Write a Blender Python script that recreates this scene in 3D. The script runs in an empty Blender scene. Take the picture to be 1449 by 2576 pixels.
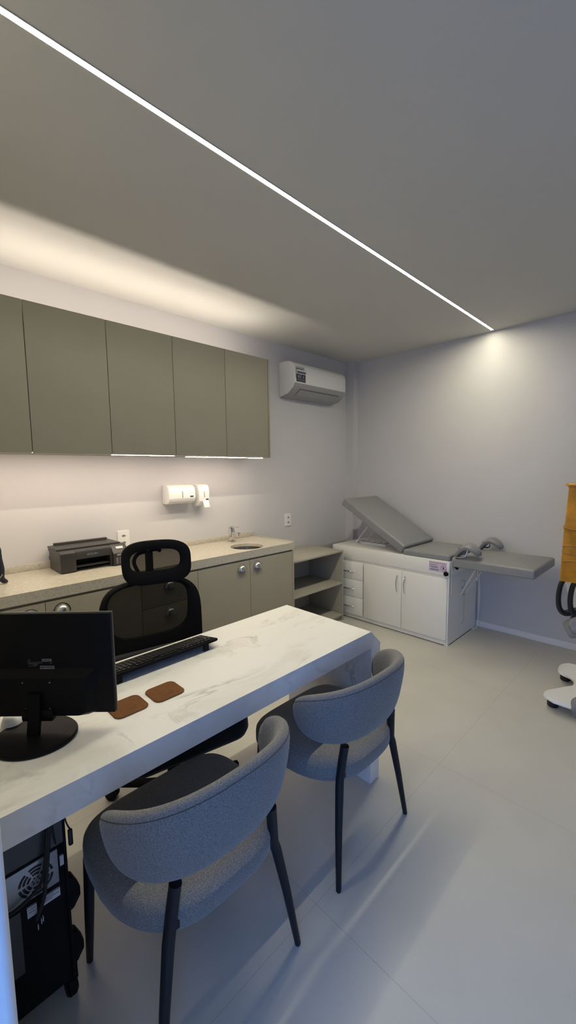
import bpy, bmesh, math, random
from mathutils import Vector, Matrix
random.seed(7)
SC = bpy.context.scene
COL = SC.collection
PI = math.pi

# ------------------------------------------------------------------ materials
def nodes(m):
    m.use_nodes = True
    return m.node_tree.nodes, m.node_tree.links

def mat(name, col, rough=0.5, metal=0.0, var=0.0, vscale=8.0, bump=0.0, bscale=200.0, spec=0.5, coat=0.0, sheen=0.0):
    m = bpy.data.materials.new(name)
    N, L = nodes(m)
    b = N['Principled BSDF']
    b.inputs['Base Color'].default_value = (*col, 1)
    b.inputs['Roughness'].default_value = rough
    b.inputs['Metallic'].default_value = metal
    b.inputs['Specular IOR Level'].default_value = spec
    b.inputs['Coat Weight'].default_value = coat
    b.inputs['Sheen Weight'].default_value = sheen
    if var or bump:
        tc = N.new('ShaderNodeTexCoord')
    if var:
        n = N.new('ShaderNodeTexNoise'); n.inputs['Scale'].default_value = vscale; n.inputs['Detail'].default_value = 5
        L.new(tc.outputs['Object'], n.inputs['Vector'])
        r = N.new('ShaderNodeValToRGB')
        r.color_ramp.elements[0].position = 0.3; r.color_ramp.elements[1].position = 0.7
        r.color_ramp.elements[0].color = (*[c*(1-var) for c in col], 1)
        r.color_ramp.elements[1].color = (*[min(1, c*(1+var)) for c in col], 1)
        L.new(n.outputs['Fac'], r.inputs['Fac']); L.new(r.outputs['Color'], b.inputs['Base Color'])
    if bump:
        n2 = N.new('ShaderNodeTexNoise'); n2.inputs['Scale'].default_value = bscale; n2.inputs['Detail'].default_value = 3
        L.new(tc.outputs['Object'], n2.inputs['Vector'])
        bp = N.new('ShaderNodeBump'); bp.inputs['Strength'].default_value = bump; bp.inputs['Distance'].default_value = 0.002
        L.new(n2.outputs['Fac'], bp.inputs['Height']); L.new(bp.outputs['Normal'], b.inputs['Normal'])
    return m

def emis(name, col, s):
    m = bpy.data.materials.new(name)
    N, L = nodes(m)
    N.remove(N['Principled BSDF'])
    e = N.new('ShaderNodeEmission'); e.inputs['Color'].default_value = (*col, 1); e.inputs['Strength'].default_value = s
    L.new(e.outputs[0], N['Material Output'].inputs['Surface'])
    return m

def marble_mat():
    m = mat('white_marble', (0.80, 0.785, 0.74), 0.42, spec=0.4)
    N, L = nodes(m); b = N['Principled BSDF']
    tc = N.new('ShaderNodeTexCoord')
    mp = N.new('ShaderNodeMapping'); mp.inputs['Rotation'].default_value = (0.5, 0.3, 0.6); mp.inputs['Scale'].default_value = (1.0, 2.2, 1.3)
    L.new(tc.outputs['Object'], mp.inputs['Vector'])
    w = N.new('ShaderNodeTexNoise'); w.inputs['Scale'].default_value = 2.2; w.inputs['Detail'].default_value = 6; w.inputs['Roughness'].default_value = 0.62; w.inputs['Distortion'].default_value = 0.9
    L.new(mp.outputs[0], w.inputs['Vector'])
    s = N.new('ShaderNodeMath'); s.operation = 'SUBTRACT'; s.inputs[1].default_value = 0.5; L.new(w.outputs['Fac'], s.inputs[0])
    a = N.new('ShaderNodeMath'); a.operation = 'ABSOLUTE'; L.new(s.outputs[0], a.inputs[0])
    vr = N.new('ShaderNodeValToRGB'); vr.color_ramp.elements[0].position = 0.0; vr.color_ramp.elements[1].position = 0.035
    vr.color_ramp.elements[0].color = (1, 1, 1, 1); vr.color_ramp.elements[1].color = (0, 0, 0, 1)
    L.new(a.outputs[0], vr.inputs['Fac'])
    p = N.new('ShaderNodeTexNoise'); p.inputs['Scale'].default_value = 3.1; p.inputs['Detail'].default_value = 3
    L.new(mp.outputs[0], p.inputs['Vector'])
    pr = N.new('ShaderNodeValToRGB'); pr.color_ramp.elements[0].position = 0.48; pr.color_ramp.elements[1].position = 0.68
    L.new(p.outputs['Fac'], pr.inputs['Fac'])
    mu = N.new('ShaderNodeMath'); mu.operation = 'MULTIPLY'; L.new(vr.outputs[0], mu.inputs[0]); L.new(pr.outputs[0], mu.inputs[1])
    mu2 = N.new('ShaderNodeMath'); mu2.operation = 'MULTIPLY'; mu2.inputs[1].default_value = 0.55; L.new(mu.outputs[0], mu2.inputs[0])
    cl = N.new('ShaderNodeMix'); cl.data_type = 'RGBA'
    cl.inputs['A'].default_value = (0.80, 0.785, 0.74, 1); cl.inputs['B'].default_value = (0.64, 0.60, 0.52, 1)
    p2 = N.new('ShaderNodeValToRGB'); p2.color_ramp.elements[0].position = 0.5; p2.color_ramp.elements[1].position = 0.8
    L.new(w.outputs['Fac'], p2.inputs['Fac']); L.new(p2.outputs[0], cl.inputs['Factor'])
    mx = N.new('ShaderNodeMix'); mx.data_type = 'RGBA'; mx.inputs['B'].default_value = (0.30, 0.27, 0.22, 1)
    L.new(mu2.outputs[0], mx.inputs['Factor']); L.new(cl.outputs['Result'], mx.inputs['A']); L.new(mx.outputs['Result'], b.inputs['Base Color'])
    return m

def granite_mat():
    m = mat('grey_granite', (0.4, 0.37, 0.3), 0.28, spec=0.5)
    N, L = nodes(m); b = N['Principled BSDF']
    tc = N.new('ShaderNodeTexCoord')
    n = N.new('ShaderNodeTexNoise'); n.inputs['Scale'].default_value = 60; n.inputs['Detail'].default_value = 6; n.inputs['Roughness'].default_value = 0.7
    L.new(tc.outputs['Object'], n.inputs['Vector'])
    r = N.new('ShaderNodeValToRGB')
    r.color_ramp.elements[0].position = 0.3; r.color_ramp.elements[0].color = (0.40, 0.37, 0.295, 1)
    r.color_ramp.elements[1].position = 0.7; r.color_ramp.elements[1].color = (0.62, 0.575, 0.475, 1)
    e = r.color_ramp.elements.new(0.5); e.color = (0.53, 0.49, 0.40, 1)
    L.new(n.outputs['Fac'], r.inputs['Fac'])
    v = N.new('ShaderNodeTexVoronoi'); v.inputs['Scale'].default_value = 45
    L.new(tc.outputs['Object'], v.inputs['Vector'])
    vr = N.new('ShaderNodeValToRGB'); vr.color_ramp.elements[0].position = 0.06; vr.color_ramp.elements[1].position = 0.16
    vr.color_ramp.elements[0].color = (0.62, 0.62, 0.62, 1); vr.color_ramp.elements[1].color = (1, 1, 1, 1)
    L.new(v.outputs['Distance'], vr.inputs['Fac'])
    mx = N.new('ShaderNodeMix'); mx.data_type = 'RGBA'; mx.blend_type = 'MULTIPLY'; mx.inputs['Factor'].default_value = 1
    L.new(r.outputs[0], mx.inputs['A']); L.new(vr.outputs[0], mx.inputs['B']); L.new(mx.outputs['Result'], b.inputs['Base Color'])
    return m

def floor_mat():
    m = mat('porcelain_tile', (0.5, 0.48, 0.43), 0.5, spec=0.45)
    N, L = nodes(m); b = N['Principled BSDF']
    tc = N.new('ShaderNodeTexCoord')
    sp = N.new('ShaderNodeSeparateXYZ'); L.new(tc.outputs['Object'], sp.inputs[0])
    outs = []
    for ax, off in (('X', 0.922), ('Y', 0.82)):
        s = N.new('ShaderNodeMath'); s.operation = 'SUBTRACT'; s.inputs[1].default_value = off - 0.92*10; L.new(sp.outputs[ax], s.inputs[0])
        d = N.new('ShaderNodeMath'); d.operation = 'PINGPONG'; d.inputs[1].default_value = 0.46; L.new(s.outputs[0], d.inputs[0])
        l = N.new('ShaderNodeMath'); l.operation = 'LESS_THAN'; l.inputs[1].default_value = 0.0010; L.new(d.outputs[0], l.inputs[0])
        outs.append(l)
    mxx = N.new('ShaderNodeMath'); mxx.operation = 'MAXIMUM'; L.new(outs[0].outputs[0], mxx.inputs[0]); L.new(outs[1].outputs[0], mxx.inputs[1])
    n = N.new('ShaderNodeTexNoise'); n.inputs['Scale'].default_value = 2.5; n.inputs['Detail'].default_value = 6
    L.new(tc.outputs['Object'], n.inputs['Vector'])
    r = N.new('ShaderNodeValToRGB'); r.color_ramp.elements[0].position = 0.3; r.color_ramp.elements[1].position = 0.7
    r.color_ramp.elements[0].color = (0.52, 0.505, 0.455, 1); r.color_ramp.elements[1].color = (0.575, 0.56, 0.505, 1)
    L.new(n.outputs['Fac'], r.inputs['Fac'])
    mx = N.new('ShaderNodeMix'); mx.data_type = 'RGBA'; mx.inputs['B'].default_value = (0.41, 0.395, 0.355, 1)
    L.new(mxx.outputs[0], mx.inputs['Factor']); L.new(r.outputs[0], mx.inputs['A']); L.new(mx.outputs['Result'], b.inputs['Base Color'])
    return m

def fabric_mat(name, col):
    m = mat(name, col, 0.95, spec=0.15, sheen=0.25)
    N, L = nodes(m); b = N['Principled BSDF']
    tc = N.new('ShaderNodeTexCoord')
    n = N.new('ShaderNodeTexNoise'); n.inputs['Scale'].default_value = 420; n.inputs['Detail'].default_value = 2
    L.new(tc.outputs['Object'], n.inputs['Vector'])
    r = N.new('ShaderNodeValToRGB'); r.color_ramp.elements[0].position = 0.32; r.color_ramp.elements[1].position = 0.68
    r.color_ramp.elements[0].color = (*[c*0.62 for c in col], 1); r.color_ramp.elements[1].color = (*[c*1.4 for c in col], 1)
    L.new(n.outputs['Fac'], r.inputs['Fac']); L.new(r.outputs[0], b.inputs['Base Color'])
    bp = N.new('ShaderNodeBump'); bp.inputs['Strength'].default_value = 0.5; bp.inputs['Distance'].default_value = 0.001
    L.new(n.outputs['Fac'], bp.inputs['Height']); L.new(bp.outputs[0], b.inputs['Normal'])
    return m

def see_mat(name, col, alpha):
    m = mat(name, col, 0.8, spec=0.1)
    N, L = nodes(m); b = N['Principled BSDF']
    t = N.new('ShaderNodeBsdfTransparent')
    mx = N.new('ShaderNodeMixShader'); mx.inputs['Fac'].default_value = alpha
    L.new(t.outputs[0], mx.inputs[1]); L.new(b.outputs[0], mx.inputs[2]); L.new(mx.outputs[0], N['Material Output'].inputs['Surface'])
    return m

M = dict(
    wall=mat('painted_wall', (0.60, 0.588, 0.588), 0.85, var=0.015, vscale=3, bump=0.08, bscale=60, spec=0.2),
    ceil=mat('painted_ceiling', (0.62, 0.612, 0.572), 0.9, var=0.01, vscale=2, spec=0.1),
    floor=floor_mat(),
    base=mat('white_baseboard', (0.80, 0.80, 0.80), 0.5),
    jamb=mat('white_door_frame', (0.74, 0.74, 0.74), 0.45),
    sage=mat('sage_laminate', (0.275, 0.260, 0.205), 0.45, var=0.02, vscale=5, bump=0.05, bscale=300, spec=0.35),
    taupe=mat('taupe_laminate', (0.345, 0.315, 0.245), 0.5, var=0.02, vscale=5, bump=0.04, bscale=300, spec=0.3),
    shelf=mat('beige_laminate', (0.40, 0.38, 0.315), 0.5, var=0.02, vscale=5, spec=0.3),
    gap_shade=mat('painted_gap_shade', (0.05, 0.045, 0.035), 0.7),  # near-black colour painted in for the shade of a gap
    granite=granite_mat(), marble=marble_mat(),
    steel=mat('brushed_nickel', (0.62, 0.60, 0.56), 0.28, metal=1.0, var=0.05, vscale=60),
    chrome=mat('chrome', (0.78, 0.78, 0.78), 0.12, metal=1.0),
    sink=mat('sink_steel', (0.35, 0.34, 0.32), 0.22, metal=1.0),
    alu=mat('aluminium_profile', (0.6, 0.6, 0.6), 0.35, metal=0.9),
    white=mat('white_plastic', (0.78, 0.775, 0.75), 0.35, spec=0.5),
    acgrey=mat('grey_plastic_lip', (0.33, 0.33, 0.33), 0.45),
    lam=mat('white_laminate', (0.82, 0.81, 0.755), 0.4, var=0.01, vscale=6, spec=0.4),
    vinyl=mat('grey_vinyl', (0.235, 0.24, 0.245), 0.42, var=0.03, vscale=9, bump=0.12, bscale=260, spec=0.45),
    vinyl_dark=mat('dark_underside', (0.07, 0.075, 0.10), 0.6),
    ivory=mat('painted_white_steel', (0.68, 0.67, 0.66), 0.4),
    black=mat('black_plastic', (0.003, 0.0032, 0.0042), 0.48, var=0.1, vscale=40, spec=0.15),
    blackm=mat('matt_black_plastic', (0.005, 0.005, 0.006), 0.75, bump=0.1, bscale=500, spec=0.12),
    printer=mat('charcoal_plastic', (0.035, 0.033, 0.031), 0.42, var=0.06, vscale=40, bump=0.06, bscale=700),
    opening_shade=mat('painted_opening_shade', (0.006, 0.006, 0.006), 0.5),  # shade inside openings, painted as a near-black colour
    legm=mat('black_powder_coat', (0.007, 0.009, 0.013), 0.45, bump=0.06, bscale=600, spec=0.3),
    fabric=fabric_mat('grey_upholstery', (0.185, 0.178, 0.168)),
    seam=mat('seam_thread', (0.07, 0.067, 0.063), 0.9, spec=0.1),
    pad_black=fabric_mat('black_upholstery', (0.012, 0.012, 0.012)),
    mesh=see_mat('black_mesh', (0.006, 0.0058, 0.0055), 0.90),
    leather=mat('brown_leather', (0.152, 0.060, 0.015), 0.7, var=0.12, vscale=60, bump=0.25, bscale=350, spec=0.2),
    leather_dark=mat('embossed_brown', (0.085, 0.036, 0.015), 0.6),
    orange=mat('amber_wrap', (0.50, 0.215, 0.012), 0.28, var=0.25, vscale=18, bump=0.7, bscale=35, coat=0.3),
    rubber=mat('black_rubber', (0.012, 0.012, 0.013), 0.5),
    bag=see_mat('clear_plastic_bag', (0.26, 0.26, 0.27), 0.93),
    navy=mat('navy_fabric', (0.008, 0.010, 0.022), 0.55, bump=0.2, bscale=300),
    piping=mat('pale_piping', (0.35, 0.33, 0.30), 0.6),
    label=mat('white_label', (0.62, 0.62, 0.64), 0.6),
    ink=mat('dark_ink', (0.03, 0.03, 0.05), 0.7),
    lilac=mat('lilac_sticker', (0.60, 0.54, 0.66), 0.55),
    red=mat('magenta_ink', (0.48, 0.08, 0.19), 0.6),
    silver=mat('silver_steel', (0.42, 0.44, 0.45), 0.4, metal=0.6),
    greyink=mat('grey_print', (0.28, 0.28, 0.30), 0.6),
    tank=mat('ink_window', (0.16, 0.16, 0.17), 0.3),
    towergrey=mat('dark_grey_steel', (0.07, 0.072, 0.075), 0.35, metal=0.3),
    led=emis('led_diffuser', (1.0, 0.925, 0.695), 172.0),
    led_end=emis('led_diffuser_dim_end', (1.0, 0.925, 0.695), 40.0),
    ledw=emis('warm_led_diffuser', (1.0, 0.875, 0.745), 74.0),
    ledu=emis('under_led_diffuser', (1.0, 0.835, 0.66), 105.0),
)

# ------------------------------------------------------------------ objects
def thing(name, label, cat, loc=(0, 0, 0), rotz=0, group=None):
    o = bpy.data.objects.new(name, None); COL.objects.link(o)
    o.empty_display_size = 0.05
    o.location = loc; o.rotation_euler = (0, 0, rotz)
    o['label'] = label; o['category'] = cat
    if group: o['group'] = group
    return o

def obj(name, bm, m, parent=None, smooth=35, local=False, label=None):
    """link bm as ONE mesh; world-built shapes are moved into the parent's frame"""
    off = Vector((0, 0, 0))
    p = parent
    while p is not None:
        off += p.location; p = p.parent
    if parent is not None and not local:
        bmesh.ops.translate(bm, verts=bm.verts, vec=-off)
    bmesh.ops.remove_doubles(bm, verts=bm.verts, dist=1e-6)
    bmesh.ops.recalc_face_normals(bm, faces=bm.faces)
    me = bpy.data.meshes.new(name); bm.to_mesh(me); bm.free()
    me.materials.append(m)
    if smooth:
        for p_ in me.polygons: p_.use_smooth = True
        me.set_sharp_from_angle(angle=math.radians(smooth))
    o = bpy.data.objects.new(name, me); COL.objects.link(o)
    if parent is not None: o.parent = parent
    if label: o['label'] = label
    return o

def tag(o, label, cat, group=None):
    o['label'] = label; o['category'] = cat
    if group: o['group'] = group
    return o

def struct(name, bm, m, smooth=0):
    o = obj(name, bm, m, smooth=smooth); o['kind'] = 'structure'
    return o

def dup(root, loc, rotz, label, group=None):
    def cp(o, par):
        c = o.copy(); COL.objects.link(c); c.parent = par
        for ch in list(o.children): cp(ch, c)
        return c
    r = root.copy(); COL.objects.link(r); r.location = loc; r.rotation_euler = (0, 0, rotz)
    for ch in list(root.children): cp(ch, r)
    r['label'] = label
    if group: r['group'] = group
    return r

# ------------------------------------------------------------------ shapes
def B(): return bmesh.new()

def merge(bm, t, mtx=None):
    if mtx is not None: bmesh.ops.transform(t, matrix=mtx, verts=t.verts)
    me = bpy.data.meshes.new('tmp'); t.to_mesh(me); t.free()
    bm.from_mesh(me); bpy.data.meshes.remove(me)

def box(bm, x0, x1, y0, y1, z0, z1, bev=0.0, seg=2, mtx=None):
    t = bmesh.new()
    vs = [t.verts.new((x, y, z)) for x in (x0, x1) for y in (y0, y1) for z in (z0, z1)]
    for f in ((0, 1, 3, 2), (4, 6, 7, 5), (0, 4, 5, 1), (2, 3, 7, 6), (0, 2, 6, 4), (1, 5, 7, 3)):
        t.faces.new([vs[i] for i in f])
    if bev:
        bmesh.ops.bevel(t, geom=t.edges[:], offset=bev, segments=seg, affect='EDGES', profile=0.5)
    merge(bm, t, mtx)
    return bm

def prism(bm, pts, axis, a, b, bev=0.0):
    """extrude a 2D polygon along axis ('x','y','z') from a to b"""
    t = bmesh.new()
    def P(u, v, w):
        return {'x': (w, u, v), 'y': (u, w, v), 'z': (u, v, w)}[axis]
    A = [t.verts.new(P(u, v, a)) for u, v in pts]; Bv = [t.verts.new(P(u, v, b)) for u, v in pts]
    n = len(pts)
    t.faces.new(A); t.faces.new(Bv[::-1])
    for i in range(n): t.faces.new((A[i], Bv[i], Bv[(i+1) % n], A[(i+1) % n]))
    bmesh.ops.recalc_face_normals(t, faces=t.faces)
    if bev: bmesh.ops.bevel(t, geom=t.edges[:], offset=bev, segments=2, affect='EDGES', profile=0.5)
    merge(bm, t); return bm

def smooth_path(pts, n=8):
    P = [Vector(p) for p in pts]; out = []
    for i in range(len(P)-1):
        p0 = P[max(i-1, 0)]; p1 = P[i]; p2 = P[i+1]; p3 = P[min(i+2, len(P)-1)]
        for k in range(n):
            t = k/n
            out.append(0.5*((2*p1) + (-p0+p2)*t + (2*p0-5*p1+4*p2-p3)*t*t + (-p0+3*p1-3*p2+p3)*t**3))
    out.append(P[-1]); return out

def tube(bm, pts, r, seg=12, caps=True, flat=None):
    P = [Vector(p) for p in pts]; n = len(P)
    R = r if isinstance(r, (list, tuple)) else [r]*n
    tan = []
    for i in range(n):
        d = P[min(i+1, n-1)] - P[max(i-1, 0)]; tan.append(d.normalized())
    up = Vector((0, 0, 1)) if abs(tan[0].z) < 0.9 else Vector((1, 0, 0))
    u = tan[0].cross(up).normalized(); rings = []
    for i in range(n):
        u = (u - tan[i]*u.dot(tan[i])).normalized(); v = tan[i].cross(u)
        fu, fv = flat if flat else (1, 1)
        rings.append([bm.verts.new(P[i] + R[i]*(fu*math.cos(2*PI*k/seg)*u + fv*math.sin(2*PI*k/seg)*v)) for k in range(seg)])
    for i in range(n-1):
        for k in range(seg):
            bm.faces.new((rings[i][k], rings[i][(k+1) % seg], rings[i+1][(k+1) % seg], rings[i+1][k]))
    if caps:
        bm.faces.new(rings[0][::-1]); bm.faces.new(rings[-1])
    return bm

def lathe(bm, prof, seg=32, mtx=None):
    """prof: (r,z) list, axis z"""
    t = bmesh.new(); rings = []
    for r, z in prof:
        if r < 1e-6: rings.append([t.verts.new((0, 0, z))])
        else: rings.append([t.verts.new((r*math.cos(2*PI*k/seg), r*math.sin(2*PI*k/seg), z)) for k in range(seg)])
    for a, b in zip(rings[:-1], rings[1:]):
        for k in range(seg):
            k2 = (k+1) % seg
            if len(a) == 1 and len(b) == 1: continue
            if len(a) == 1: t.faces.new((a[0], b[k2], b[k]))
            elif len(b) == 1: t.faces.new((a[k], a[k2], b[0]))
            else: t.faces.new((a[k], a[k2], b[k2], b[k]))
    merge(bm, t, mtx); return bm

def rrect(x0, x1, y0, y1, r, seg=6):
    pts = []
    for cx, cy, a0 in ((x1-r, y1-r, 0), (x0+r, y1-r, PI/2), (x0+r, y0+r, PI), (x1-r, y0+r, 1.5*PI)):
        for k in range(seg+1):
            a = a0 + PI/2*k/seg; pts.append((cx+r*math.cos(a), cy+r*math.sin(a)))
    return pts

def inset(pts, d):
    n = len(pts); out = []
    for i in range(n):
        a, b, c = Vector(pts[i-1]), Vector(pts[i]), Vector(pts[(i+1) % n])
        e1 = (b-a); e2 = (c-b)
        e1 = e1.normalized() if e1.length > 1e-9 else e2.normalized()
        e2 = e2.normalized() if e2.length > 1e-9 else e1
        nn = (Vector((-e1.y, e1.x)) + Vector((-e2.y, e2.x)))
        nn = nn.normalized() if nn.length > 1e-9 else Vector((-e1.y, e1.x))
        c_ = max(0.5, nn.dot(Vector((-e1.y, e1.x))))
        q = b + nn*(d/c_); out.append((q.x, q.y))
    return out

def stack(bm, pts, levels, crown=0.0, mtx=None, fill=4):
    """cushion / slab: outline (CCW) stacked at (inset, z); top closed in fill steps with a crown"""
    t = bmesh.new(); rings = []
    for d, z in levels:
        rings.append([t.verts.new((x, y, z)) for x, y in inset(pts, d)])
    n = len(pts)
    top = rings[-1]; zt = levels[-1][1]
    cx = sum(v.co.x for v in top)/n; cy = sum(v.co.y for v in top)/n
    for k in range(1, fill):
        s = 1-k/fill
        rings.append([t.verts.new((cx+(v.co.x-cx)*s, cy+(v.co.y-cy)*s, zt+crown*(1-s*s))) for v in top])
    for a, b in zip(rings[:-1], rings[1:]):
        for i in range(n): t.faces.new((a[i], a[(i+1) % n], b[(i+1) % n], b[i]))
    c = t.verts.new((cx, cy, zt+crown)); l = rings[-1]
    for i in range(n): t.faces.new((l[i], l[(i+1) % n], c))
    t.faces.new(rings[0][::-1])
    merge(bm, t, mtx); return bm

def pillow_levels(z0, z1, r, d0=0.004):
    L = [(d0+0.004, z0), (0.0, z0+0.006)]
    for k in range(0, 6):
        a = PI/2*k/5; L.append((r*(1-math.cos(a)), z1-r+r*math.sin(a)))
    return L

def loft(bm, rings, closed=True, caps=True):
    R = [[bm.verts.new(p) for p in r] for r in rings]
    for a, b in zip(R[:-1], R[1:]):
        n = len(a)
        for i in range(n if closed else n-1):
            bm.faces.new((a[i], a[(i+1) % n], b[(i+1) % n], b[i]))
    if caps:
        bm.faces.new(R[0][::-1]); bm.faces.new(R[-1])
    return bm

def text(name, s, size, m, parent, mtx, label=None, sx=1.0):
    cu = bpy.data.curves.new('txt', 'FONT'); cu.body = s; cu.size = size; cu.align_x = 'CENTER'; cu.align_y = 'CENTER'; cu.extrude = 0.0002
    o = bpy.data.objects.new('txt', cu); COL.objects.link(o)
    dg = bpy.context.evaluated_depsgraph_get()
    me = bpy.data.meshes.new_from_object(o.evaluated_get(dg))
    bpy.data.objects.remove(o); bpy.data.curves.remove(cu)
    bm = bmesh.new(); bm.from_mesh(me); bpy.data.meshes.remove(me)
    bmesh.ops.scale(bm, vec=(sx, 1, 1), verts=bm.verts)
    bmesh.ops.transform(bm, matrix=mtx, verts=bm.verts)
    return obj(name, bm, m, parent, smooth=0, label=label)

def frame(o, xa, ya):
    """matrix: local x -> xa, local y -> ya at origin o"""
    xa = Vector(xa).normalized(); ya = Vector(ya).normalized(); za = xa.cross(ya)
    m = Matrix((( xa.x, ya.x, za.x, o[0]), (xa.y, ya.y, za.y, o[1]), (xa.z, ya.z, za.z, o[2]), (0, 0, 0, 1)))
    return m

# ------------------------------------------------------------------ room shell
XF, YW, ZC = 3.82, 2.83, 2.622      # far wall, cabinet wall, ceiling
XN, YN = 0.049, 0.40                # near stub wall beside the camera
struct('floor', box(B(), -5.0, XF+0.12, -4.0, 5.0, -0.1, 0), M['floor'])
struct('ceiling', box(B(), -0.083, XF+0.12, -1.52, YW+0.12, ZC, ZC+0.1), M['ceil'])
struct('wall_back', box(B(), -0.083, XF+0.12, YW, YW+0.12, 0, ZC), M['wall'])
struct('wall_right', box(B(), XF, XF+0.12, -1.52, YW, 0, ZC), M['wall'])
struct('wall_front', box(B(), -0.083, XF, -1.52, -1.4, 0, ZC), M['wall'])
bm = box(B(), -0.083, XN-0.012, YN+0.012, YW, 0, ZC)
box(bm, -0.083, XN-0.012, -1.4, -0.75, 0, ZC)
box(bm, -0.083, XN-0.012, -0.75, YN+0.012, 2.12, ZC)
struct('wall_left', bm, M['wall'])
struct('door_1', box(B(), -0.095, XN, YN, YN+0.075, 0, 2.12, bev=0.009, seg=4), M['jamb'], smooth=40)
struct('trim_1', box(B(), XF-0.09, XF, 2.728, YW, 0, ZC), M['wall'])
struct('baseboard_right', box(B(), XF-0.016, XF, -1.4, 2.728, 0, 0.05, bev=0.002), M['base'])
bm = box(B(), XN-0.012, XF-0.09, YW-0.016, YW, 0, 0.05, bev=0.002)
struct('baseboard_back', bm, M['base'])

# ceiling line of light
t = thing('linear_ceiling_light', 'long thin white line of light set into the ceiling across the room', 'ceiling light', (1.93, 1.32, ZC))
bm = B()
for k in range(8):
    a = 0.06 + (XF-0.20-0.06)*k/8; b = 0.06 + (XF-0.20-0.06)*(k+1)/8
    box(bm, a, b, 1.3115, 1.3295, ZC-0.002, ZC-0.0005)
obj('diffuser', bm, M['led'], t, smooth=0)
bm = B()
for a, b in ((XF-0.20, XF-0.128), (XF-0.128, XF-0.055)): box(bm, a, b, 1.3115, 1.3295, ZC-0.002, ZC-0.0005)
obj('diffuser_end', bm, M['led_end'], t, smooth=0)  # end stretch dimmed to soften the hot spot on the far wall
bm = box(B(), 0.06, XF-0.028, 1.309, 1.3115, ZC-0.0035, ZC); box(bm, 0.06, XF-0.028, 1.3295, 1.332, ZC-0.0035, ZC)
box(bm, 3.7655, 3.7675, 1.309, 1.332, ZC-0.007, ZC)  # end cap added to block light from the top of the far wall
obj('profile', bm, M['alu'], t, smooth=0)

# ------------------------------------------------------------------ wall cabinets
YD = 2.48; ZB, ZT = 1.5615, 2.3335
def wall_cabinet(label, doors, x0, x1, side=False):
    t = thing('wall_cabinet', label, 'cabinet', ((x0+x1)/2, YD+0.175, ZB), group='sage cabinets along the back wall')
    bm = box(B(), x0+0.002, x1-0.002, YD+0.020, YW-0.002, ZB+0.004, ZT-0.055)
    obj('body', bm, M['sage'], t)
    for a, b in doors:
        obj('door', box(B(), a+0.0016, b-0.0016, YD, YD+0.018, ZB, ZT, bev=0.0012), M['sage'], t)
    if side:
        obj('side_panel', box(B(), x1+0.0015, x1+0.0165, YD-0.002, YW-0.002, ZB-0.002, ZT, bev=0.001), M['sage'], t)
    return t
wall_cabinet('sage green double door wall cabinet nearest the left edge of the photo', [(0.155, 0.5737), (0.5737, 0.9875)], 0.155, 0.9875)
wall_cabinet('middle sage green double door wall cabinet above the black office chair and paper towel dispenser', [(0.9875, 1.411), (1.411, 1.8298)], 0.9875, 1.8298)
wall_cabinet('narrow single door sage green wall cabinet beside the air conditioner', [(1.8298, 2.2465)], 1.8298, 2.2465, True)
t = thing('cabinet_top_light', 'warm strip light lying on top of the sage wall cabinets, glowing on the ceiling', 'strip light', (1.2, 2.55, ZT-0.055))
obj('profile', box(B(), 0.17, 2.20, 2.538, 2.556, ZT-0.0545, ZT-0.0515), M['alu'], t, smooth=0)
bm = B()
for k in range(6): box(bm, 0.17+2.03*k/6, 0.17+2.03*(k+1)/6, 2.541, 2.553, ZT-0.0515, ZT-0.0505)
obj('diffuser', bm, M['ledw'], t, smooth=0)
def under_light(label, x0, x1, y0, drop):
    t = thing('under_cabinet_light', label, 'strip light', ((x0+x1)/2, y0+0.008, ZB), group='strip lights under the wall cabinets')
    obj('profile', box(B(), x0, x1, y0, y0+0.018, ZB-drop+0.002, ZB+0.0038), M['alu'], t, smooth=0)
    bm = B()
    for k in range(4): box(bm, x0+0.001+(x1-x0-0.002)*k/4, x0+0.001+(x1-x0-0.002)*(k+1)/4, y0+0.001, y0+0.014, ZB-drop, ZB-drop+0.002)
    obj('diffuser', bm, M['ledu'], t, smooth=0)
under_light('strip light hidden under the leftmost wall cabinets, above the printer', 0.17, 0.985, 2.504, -0.0012)
under_light('thin strip light under the middle wall cabinet, above the office chair headrest', 0.995, 1.41, 2.502, 0.003)
under_light('bright strip light under the right hand wall cabinets, above the sink', 1.50, 2.20, 2.502, 0.0075)

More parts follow.
